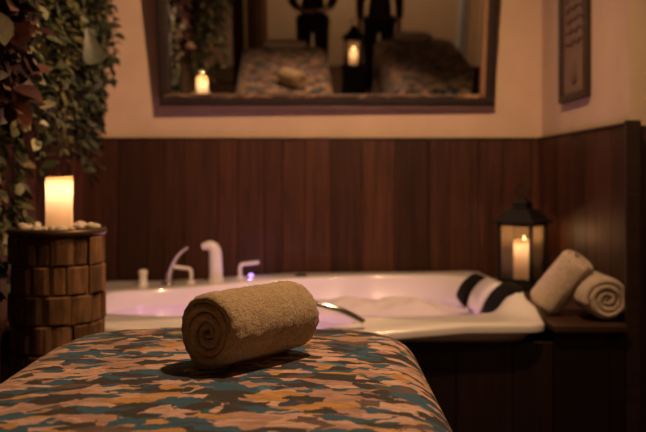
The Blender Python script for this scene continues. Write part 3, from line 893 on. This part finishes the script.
def cover_mesh():
    mb = MB()
    rows = []
    for e in (0.0, .004, .012, .024, .040, .060, .085, .115, .15, .19, .235, .28, .33, .375, .395): rows.append((e, None))
    def ztop(e, x, y):
        r = .085
        d = r - math.sqrt(max(0, r * r - (r - min(e, r)) ** 2))
        crown = .020 * (x / THW) ** 2 + .010 * max(0, (abs(y) - .55) / .5) ** 2
        nz = .0035 * mnoise.noise(Vector((x * 7, y * 7, 2))) + .0025 * mnoise.noise(Vector((x * 18 + y * 9, y * 10, 7)))
        return .769 - d * .80 - crown * min(1, e / .05) - (.020 * (1 - min(1, e / .05))) + nz * min(1, e / .03)
    base = rrect(THW, THL, .17); n = len(base)
    vs = []
    # hanging skirt, slightly rippled
    for z in (.43, .50, .57, .63):
        for i, (x, y) in enumerate(base):
            a_ = i / n * 2 * PI
            amp = .012 * (0.68 - z) / .25
            nx_, ny_ = x / THW, y / THL; l = math.hypot(nx_, ny_)
            w_ = amp * math.sin(a_ * 24 + 3 * math.sin(a_ * 5)) + .012 * (.68 - z) / .25
            k = mnoise.noise(Vector((x * 4, y * 4, 0))) * .004
            vs.append((x + nx_ / l * (w_ + k), y + ny_ / l * (w_ + k), z))
    for e, _ in rows:
        rc = max(.17 - e, .17 * (1 - e / .405) * .6 + .002)
        hw_, hl_ = THW - e, THL - e
        # same number of points: shrink toward the spine
        for (x, y) in base:
            # offset of the rounded rectangle
            cx = max(-(THW - .17), min(THW - .17, x)); cy = max(-(THL - .17), min(THL - .17, y))
            dx, dy = x - cx, y - cy; d = math.hypot(dx, dy)
            if d < 1e-6: dx, dy, d = 0, 0, 1
            if e <= .17: nx_, ny_ = cx + dx / d * (d - e), cy + dy / d * (d - e)
            else:
                kx = (THW - e) / (THW - .17); ky = (THL - e) / (THL - .17)
                bx, by = cx + dx / d * max(0, d - .17), cy + dy / d * max(0, d - .17)
                nx_, ny_ = bx * kx, by * ky
            vs.append((nx_, ny_, ztop(e, nx_, ny_)))
    R_ = 4 + len(rows); fs = []
    for k in range(R_ - 1):
        for i in range(n):
            j = (i + 1) % n; fs.append((k * n + i, k * n + j, (k + 1) * n + j, (k + 1) * n + i))
    fs.append(tuple((R_ - 1) * n + i for i in range(n)))
    mb.add(vs, fs)
    return mb
t1 = massage_table('padded massage table in the foreground under a leafy patterned cover', (TCX, TCY, 0))
cv = cover_mesh().build('table_cover', M['cover'])
cv.location = (TCX, TCY, 0)
tag(cv, 'leafy camouflage patterned cover on the near massage table with the sand towel', 'cover', 'patterned massage table covers')
TC2 = (1.15, .80, 0)
t2 = copy_tree(t1); t2.location = TC2; t2['label'] = 'second padded massage table seen at the right in the mirror'
c2 = cv.copy(); COL.objects.link(c2); c2.location = TC2; c2['label'] = 'leafy patterned cover on the second massage table at the right in the mirror'
# folded cream towels at the head ends
def pillow(name, label, c, sx, sy, sz):
    mb = MB()
    def fn(u, v):
        th, ph = 2 * PI * u, PI * (.002 + .996 * v)
        q = lambda a_, p_: math.copysign(abs(a_) ** p_, a_)
        return Vector((sx * q(math.cos(th), .45) * q(math.sin(ph), .5), sy * q(math.sin(th), .45) * q(math.sin(ph), .5), sz * q(math.cos(ph), .9) + .004 * mnoise.noise(Vector((math.cos(th) * 3, math.sin(th) * 3, v * 3)))))
    mb.grid(fn, 40, 18, closeu=True)
    o = mb.build(name, M['towel_cream']); o.location = c
    return tag(o, label, 'pillow', 'cream pillows at the table heads')
pillow('pillow', 'flat cream pillow at the head of the near massage table, seen in the mirror', (TCX, .24, .769 + .022), .22, .10, .036)
pillow('pillow', 'cream pillow at the head of the second massage table, seen in the mirror', (1.12, -.02, .769 + .035), .20, .11, .048)

# ------------------------------------------------------------------ small dark stand with a second lantern (seen in the mirror)
sd = thing('side_stand', 'low black stand between the two massage tables, seen in the mirror', 'side table', (.485, .42, 0))
mb = MB(); mb.box((0, 0, .575), (.25, .30, .03), None, .004); mb.build('stand_top', M['black_metal'], sd, False)
mb = MB(); mb.box((0, 0, .305), (.22, .27, .51), None, .004); mb.build('cabinet_body', M['black_metal'], sd, False)
for sx in (-1, 1):
    for sy in (-1, 1):
        mb = MB(); mb.box((sx * .09, sy * .11, .025), (.03, .03, .05)); mb.build('foot', M['black_metal'], sd, False)
make_lantern('black metal lantern with a lit candle on the low black stand seen in the mirror', (.475, .42, .59), math.radians(12))
candle('lit ivory pillar candle inside the lantern between the massage tables, seen in the mirror', (.475, .42, .627), .040, .15, .003, 12, .45, .35)

# ------------------------------------------------------------------ curtain and post at the rear left (seen in the mirror)
mb = MB()
mb.grid(lambda u, v: Vector((-.64 + .24 * u, -1.15 + .03 * math.sin(u * 26) * (1 - .3 * v) + .008 * math.sin(u * 61), .02 + 2.2 * v)), 90, 20)
cu = mb.build('door_curtain', M['curtain']); 
sm = cu.modifiers.new('thick', 'SOLIDIFY'); sm.thickness = .004
tag(cu, 'tan curtain hanging beside the plants, seen at the left in the mirror', 'curtain')
mb = MB(); mb.box((-.73, -1.17, 1.31), (.14, .12, 2.62), None, .006); struct(mb.build('trim_8', M['panel'], smooth=False))
mb = MB(); mb.tube([(-.66, -1.15, 2.24), (-.36, -1.15, 2.24)], .012, 10); mb.lathe([(.001, 0), (.02, .01), (.02, .03), (.001, .04)], 12, (-.36, -1.15, 2.24), Matrix.Rotation(PI / 2, 3, 'Y'))
tag(mb.build('curtain_rod', M['black_metal']), 'black rod carrying the tan curtain', 'curtain rod')

mb = MB()
mb.grid(lambda u, v: Vector((.055 * math.cos(2 * PI * u) * (1 + .25 * math.sin(14 * PI * u)), .055 * math.sin(2 * PI * u) * (1 + .25 * math.sin(14 * PI * u)), .01 + 2.55 * v)), 84, 12, closeu=True)
k_ = 11 * 84; mb.add([mb.v[i] for i in range(84)], [tuple(range(84))]); mb.add([mb.v[k_ + i] for i in range(84)], [tuple(range(84))])
o = mb.build('gathered_curtain', mat('pale_blue_grey_cloth', (.62, .64, .68), .8)); o.location = (1.88, -1.3, 0)
tag(o, 'pale bluish curtain gathered into a slim column, at the right edge of the mirror', 'curtain')

# ------------------------------------------------------------------ people standing behind the camera, seen in the mirror
def skin_mesh(name, joints, edges, root, sub=2):
    """joints: {key: (pos, radius)}"""
    keys = list(joints); ix = {k: i for i, k in enumerate(keys)}
    me = bpy.data.meshes.new(name)
    me.from_pydata([joints[k][0] for k in keys], [(ix[a_], ix[b_]) for a_, b_ in edges], [])
    o = bpy.data.objects.new(name, me); COL.objects.link(o)
    md = o.modifiers.new('skin', 'SKIN'); md.branch_smoothing = .6; md.use_smooth_shade = True
    if not me.skin_vertices: me.attributes.new('skin', 'FLOAT', 'POINT')
    for k in keys:
        sv = me.skin_vertices[0].data[ix[k]]; r = joints[k][1]
        sv.radius = r if isinstance(r, tuple) else (r, r); sv.use_root = (k == root)
    s2 = o.modifiers.new('sub', 'SUBSURF'); s2.levels = sub; s2.render_levels = sub
    dg = bpy.context.evaluated_depsgraph_get(); dg.update()
    ev = o.evaluated_get(dg); nm = bpy.data.meshes.new_from_object(ev)
    nm.polygons.foreach_set('use_smooth', [True] * len(nm.polygons))
    o.modifiers.clear(); o.data = nm
    return o
def person(label, loc, rz, Ht, top_m, leg_m, arms, skirt=False):
    k = Ht / 1.70
    V = lambda x, y, z: Vector((x * k, y * k, z * k))
    J = {'pel': (V(0, 0, .93), (.125 * k, .10 * k)), 'waist': (V(0, .0, 1.07), (.112 * k, .085 * k)), 'chest': (V(0, .005, 1.27), (.135 * k, .095 * k)),
         'up': (V(0, .01, 1.38), (.11 * k, .075 * k)), 'neck': (V(0, .005, 1.46), .05 * k), 'jaw': (V(0, -.012, 1.535), (.058 * k, .066 * k)), 'head': (V(0, -.005, 1.60), (.074 * k, .090 * k)), 'crown': (V(0, .006, 1.665), (.058 * k, .070 * k))}
    E = [('pel', 'waist'), ('waist', 'chest'), ('chest', 'up'), ('up', 'neck'), ('neck', 'jaw'), ('jaw', 'head'), ('head', 'crown')]
    legs = []
    for s_, n in ((-1, 'L'), (1, 'R')):
        J.update({n + 'hip': (V(s_ * .09, 0, .86), .088 * k), n + 'knee': (V(s_ * .10, -.012, .48), .058 * k), n + 'calf': (V(s_ * .10, .012, .34), .054 * k), n + 'ank': (V(s_ * .10, .02, .085), .036 * k),
                  n + 'heel': (V(s_ * .102, .035, .035), .034 * k), n + 'ball': (V(s_ * .112, -.10, .026), (.040 * k, .025 * k)), n + 'toe': (V(s_ * .115, -.15, .022), (.030 * k, .020 * k))})
        E += [('pel', n + 'hip'), (n + 'hip', n + 'knee'), (n + 'knee', n + 'calf'), (n + 'calf', n + 'ank'), (n + 'ank', n + 'heel'), (n + 'ank', n + 'ball'), (n + 'ball', n + 'toe')]
        sh, el, wr, hd = arms(s_)
        sh, el, wr, hd = V(*sh), V(*el), V(*wr), V(*hd)
        J.update({n + 'sh': (sh, .056 * k), n + 'el': (el, .040 * k), n + 'wr': (wr, .027 * k), n + 'palm': (wr.lerp(hd, .45), (.036 * k, .022 * k)), n + 'kn': (hd, (.040 * k, .018 * k))})
        E += [('up', n + 'sh'), (n + 'sh', n + 'el'), (n + 'el', n + 'wr'), (n + 'wr', n + 'palm'), (n + 'palm', n + 'kn')]
        d = (hd - wr).normalized(); side = d.cross(Vector((s_, 0, 0)) if abs(d.z) > .6 else Vector((0, 0, 1))); side.normalize(); nrm = side.cross(d).normalized()
        for f_i, (off_, ln) in enumerate(((-.030, .068), (-.010, .080), (.010, .075), (.029, .058))):
            b = hd + side * off_ * k; c1 = b + d * ln * .5 * k; c2 = c1 + (d * .8 + nrm * .5 * -s_) .normalized() * ln * .5 * k
            J.update({f'{n}f{f_i}a': (b + d * .012 * k, .0095 * k), f'{n}f{f_i}b': (c1, .0088 * k), f'{n}f{f_i}c': (c2, .0075 * k)})
            E += [(n + 'kn', f'{n}f{f_i}a'), (f'{n}f{f_i}a', f'{n}f{f_i}b'), (f'{n}f{f_i}b', f'{n}f{f_i}c')]
        pb = wr.lerp(hd, .35)
        J.update({n + 't1': (pb - side * .040 * k + d * .01 * k, .012 * k), n + 't2': (pb - side * .055 * k + d * .045 * k, .0095 * k), n + 't3': (pb - side * .052 * k + d * .075 * k, .008 * k)})
        E += [(n + 'palm', n + 't1'), (n + 't1', n + 't2'), (n + 't2', n + 't3')]
    root = thing('person', label, 'person', loc, (0, 0, rz))
    body = skin_mesh('body', J, E, 'pel')
    # nose and ears join the body mesh
    bm = bmesh.new(); bm.from_mesh(body.data)
    for (c, sc_) in ((V(0, -.098, 1.585), (.012, .018, .020)), (V(-.076, .0, 1.59), (.008, .018, .030)), (V(.076, .0, 1.59), (.008, .018, .030)), (V(0, -.083, 1.546), (.024, .010, .008))):
        bmesh.ops.create_uvsphere(bm, u_segments=12, v_segments=8, radius=1, matrix=Matrix.Translation(c) @ Matrix.Diagonal((*[q * k for q in sc_], 1)))
    for f in bm.faces: f.smooth = True
    bm.to_mesh(body.data); bm.free()
    body.data.materials.append(M['skin']); body.parent = root
    for s_ in (-1, 1):
        mb = MB(); mb.lathe([(.0005, -.009 * k), (.007 * k, -.005 * k), (.009 * k, 0), (.007 * k, .005 * k), (.0005, .009 * k)], 10, V(s_ * .032, -.084, 1.605)); mb.build('eye', M['eye'], root)
    mb = MB()
    mb.grid(lambda u, v: V(*(Vector((.086 * math.cos(2 * PI * u) * math.sin(v * PI * .62 + .001), .014 + .100 * math.sin(2 * PI * u) * math.sin(v * PI * .62 + .001), 1.64 + .082 * math.cos(v * PI * .62) - (.06 * v * v * (math.sin(2 * PI * u) > 0)))))), 28, 10, closeu=True)
    mb.build('hair', M['hair'], root)
    top = {q: (J[q][0], tuple(r + .016 * k for r in (J[q][1] if isinstance(J[q][1], tuple) else (J[q][1],) * 2))) for q in ('pel', 'waist', 'chest', 'up', 'Lsh', 'Rsh', 'Lel', 'Rel')}
    top['low'] = (V(0, 0, .80), (.165 * k, .125 * k))
    for n in 'LR': top[n + 'cuff'] = (J[n + 'el'][0].lerp(J[n + 'wr'][0], .8), .042 * k)
    tp = skin_mesh('tunic', top, [('low', 'pel'), ('pel', 'waist'), ('waist', 'chest'), ('chest', 'up'), ('up', 'Lsh'), ('up', 'Rsh'), ('Lsh', 'Lel'), ('Rsh', 'Rel'), ('Lel', 'Lcuff'), ('Rel', 'Rcuff')], 'pel')
    tp.data.materials.append(top_m); tp.parent = root
    tr = {q: (J[q][0], tuple(r + .014 * k for r in (J[q][1] if isinstance(J[q][1], tuple) else (J[q][1],) * 2))) for q in ('pel', 'Lhip', 'Rhip', 'Lknee', 'Rknee', 'Lcalf', 'Rcalf', 'Lank', 'Rank')}
    te = skin_mesh('trousers', tr, [('pel', 'Lhip'), ('pel', 'Rhip')] + [(n + a_, n + b_) for n in 'LR' for a_, b_ in (('hip', 'knee'), ('knee', 'calf'), ('calf', 'ank'))], 'pel')
    te.data.materials.append(leg_m); te.parent = root
    for s_ in (-1, 1):
        mb = MB()
        mb.grid(lambda u, v: V(s_ * .108 + (.048 - .010 * (v > .8)) * math.cos(2 * PI * u) * (1 if v < .85 else (1 - v) / .15), -.045 + .125 * math.sin(2 * PI * u) * (1 if v < .6 else max(.0, 1 - (v - .6) * 1.6)) * (1 if v < .85 else (1 - v) / .15), .002 + .075 * v), 24, 10, closeu=True)
        mb.build('shoe', M['dark_cloth'], root)
    return root
def arms_front(s_): return ((s_ * .165, .01, 1.37), (s_ * .225, .06, 1.09), (s_ * .13, -.13, 1.02), (s_ * .055, -.19, 1.03))
def arms_side(s_): return ((s_ * .165, .01, 1.37), (s_ * .215, .03, 1.10), (s_ * .215, -.02, .86), (s_ * .21, -.04, .775))
person('person in black standing behind the near table, hands in front, seen in the mirror', (.10, -.42, 0), PI, 1.70, M['dark_cloth'], M['dark_cloth'], arms_front)
person('person in dark brown tunic and black trousers between the tables in the mirror', (.82, -.50, 0), PI, 1.66, M['brown_cloth'], M['dark_cloth'], arms_side)

# ------------------------------------------------------------------ the living wall on the left
mb = MB(); mb.box((XL + .012, 2.72, 1.97), (.022, 3.30, 1.26)); 
tag(mb.build('planting_panel', M['felt'], smooth=False), 'dark felt panel on the left wall that carries the hanging plants', 'panel')
def leaf(mb, base, d, n, L, W, shape, rnd, droop=.25):
    d = d.normalized(); s_ = d.cross(n)
    if s_.length < 1e-3: s_ = d.cross(Vector((.3, .7, .2)))
    s_.normalize(); n = s_.cross(d).normalized()
    st_ = 6; vs = []
    for i in range(st_):
        t_ = i / (st_ - 1)
        if shape == 'oval': wd = math.sin(PI * min(.985, .04 + .95 * t_)) ** .8
        elif shape == 'spade': wd = (min(1, t_ / .22) ** .5) * (1 - max(0, t_ - .22) / .80) ** .9
        elif shape == 'fan': wd = .15 + .9 * t_ ** 1.1 * (1 if t_ < .95 else .7)
        else: wd = math.sin(PI * min(.99, .03 + .9 * t_ ** .8)) ** 1.2
        c = base + d * (L * t_) - n * (droop * L * t_ * t_) 
        for q in (-1, 0, 1): vs.append(c + s_ * (q * W / 2 * wd) + n * (abs(q) * .14 * W * wd))
    fs = []
    for i in range(st_ - 1):
        for q in (0, 1): fs.append((i * 3 + q, i * 3 + q + 1, (i + 1) * 3 + q + 1, (i + 1) * 3 + q))
    mb.add(vs, fs, rnd)
def plant(name, label, Y, z1, z0, spread, vines, step, Ll, Wl, shape, mt, seed, depth=(.03, .16), group='plants of the living wall', X=XL + .03):
    r = random.Random(seed)
    o = thing(name, label, 'plant', (X, Y, z1))
    fo = MB(); sm_ = MB()
    for v in range(vines):
        y = r.uniform(-spread, spread); top = r.uniform(-.12, 0) ; ln = (z1 - z0) * r.uniform(.55, 1.0)
        out = r.uniform(*depth); pts = []; n = max(4, int(ln / .035)); ph = r.random() * 6
        for i in range(n + 1):
            t_ = i / n
            pts.append(Vector((out * min(1, t_ * 4) ** .6 + .012 * math.sin(ph + t_ * 9), y + .02 * math.sin(ph * 2 + t_ * 7), top - ln * t_ + top * 0)))
        pts[0].x = -.008
        sm_.tube(pts, [.0025 * (1 - .6 * i / n) for i in range(n + 1)], 5)
        s_ = 0.0
        while s_ < ln:
            i = min(n - 1, int(s_ / ln * n)); p = pts[i].lerp(pts[i + 1], s_ / ln * n - i)
            for q in range(2):
                a_ = r.uniform(-1.5, 1.5)
                d = Vector((math.cos(a_) * r.uniform(.4, 1), math.sin(a_), r.uniform(-1.0, .35)))
                nn = Vector((r.uniform(.3, 1), r.uniform(-.6, .6), r.uniform(.2, 1)))
                sc_ = r.uniform(.65, 1.2)
                b = p + d.normalized() * r.uniform(.0, .012)
                leaf(fo, b, d, nn, Ll * sc_, Wl * sc_, shape, r.random(), r.uniform(0, .35))
            s_ += step * r.uniform(.7, 1.3)
    sm_.build('stems', M['stem'], o); fo.build('leaves', mt, o, fixn=False)
    return o
G1, G2 = M['leaf_dark'], M['leaf_olive']
plant('trailing_ivy', 'dense dark small leaved plant hanging nearest the back wall corner', 4.28, 2.42, 1.24, .15, 22, .035, .050, .034, 'oval', G1, 1, (.03, .11))
plant('trailing_ivy', 'dark trailing plant whose tips hang over the panelling just left of the corner', 3.92, 2.40, 1.16, .18, 20, .036, .050, .032, 'oval', G1, 2, (.04, .15))
plant('trailing_fern', 'olive green trailing plant above the panelling behind the candle', 3.55, 2.35, 1.20, .18, 18, .038, .055, .028, 'lance', G2, 3, (.04, .18))
plant('boston_fern', 'dark narrow leaved plant behind the burgundy leaves', 3.15, 2.30, 1.22, .18, 18, .040, .065, .028, 'lance', G1, 4, (.04, .17))
plant('coral_bells', 'burgundy leaved plant with broad crinkled leaves at the upper left', 2.72, 2.05, 1.28, .15, 11, .060, .095, .066, 'oval', M['leaf_purple'], 5, (.08, .24))
plant('coral_bells', 'second burgundy leaved plant lower down beside the left picture edge', 2.50, 1.72, 1.22, .10, 7, .060, .085, .060, 'oval', M['leaf_purple'], 6, (.10, .22))
plant('trailing_ivy', 'green round leaved plant cascading down behind the block clad pedestal', 2.92, 1.55, 0.62, .12, 12, .045, .055, .044, 'oval', G2, 7, (.05, .13))
plant('trailing_ivy', 'dark green plant cascading at the left picture edge beside the pedestal', 2.66, 1.45, 0.42, .12, 14, .045, .060, .046, 'oval', G1, 8, (.03, .13))
plant('spider_plant', 'yellowish olive leaved sprigs among the burgundy leaves', 2.95, 1.85, 1.33, .10, 7, .050, .050, .034, 'oval', M['leaf_pale'], 9, (.10, .22))
plant('hanging_fern', 'narrow leaved green plant seen in the left part of the mirror', 2.00, 2.2, .85, .25, 26, .042, .085, .030, 'lance', G2, 10, (.06, .34))
plant('hanging_fern', 'dark narrow leaved plant nearest the curtain in the mirror', 1.40, 2.2, .75, .28, 30, .042, .085, .030, 'lance', G1, 11, (.08, .46))
# single broad leaves
def broad(name, label, base, d, nn, L, W, shape, mt, rnd):
    o = thing(name, label, 'leaf plant', tuple(base))
    mb = MB(); mb.tube([Vector((0, 0, 0)), Vector((-.03, 0, .05)), Vector((XL + .02 - base.x, 0, .09))], .003, 6); mb.build('stalk', M['stem'], o)
    mb = MB(); leaf(mb, Vector((0, 0, 0)), Vector(d), Vector(nn), L, W, shape, rnd, .15); b_ = mb.build('leaf_blade', mt, o, fixn=False, sub=2)
    return tag(o, group='broad leaves of the living wall')
b = at(87, 28, 3.6); broad('broad_leaf', 'large grey green wedge shaped leaf hanging against the dark foliage', b, (.28, -.1, -1), (.3, -1, .3), .145, .105, 'fan', M['leaf_grey'], .1)
b = at(-4, 11, 2.15); broad('broad_leaf', 'large pale green leaf at the top left picture edge', b, (.38, -.1, -1), (.8, -.7, .6), .085, .062, 'oval', M['leaf_pale'], .98)
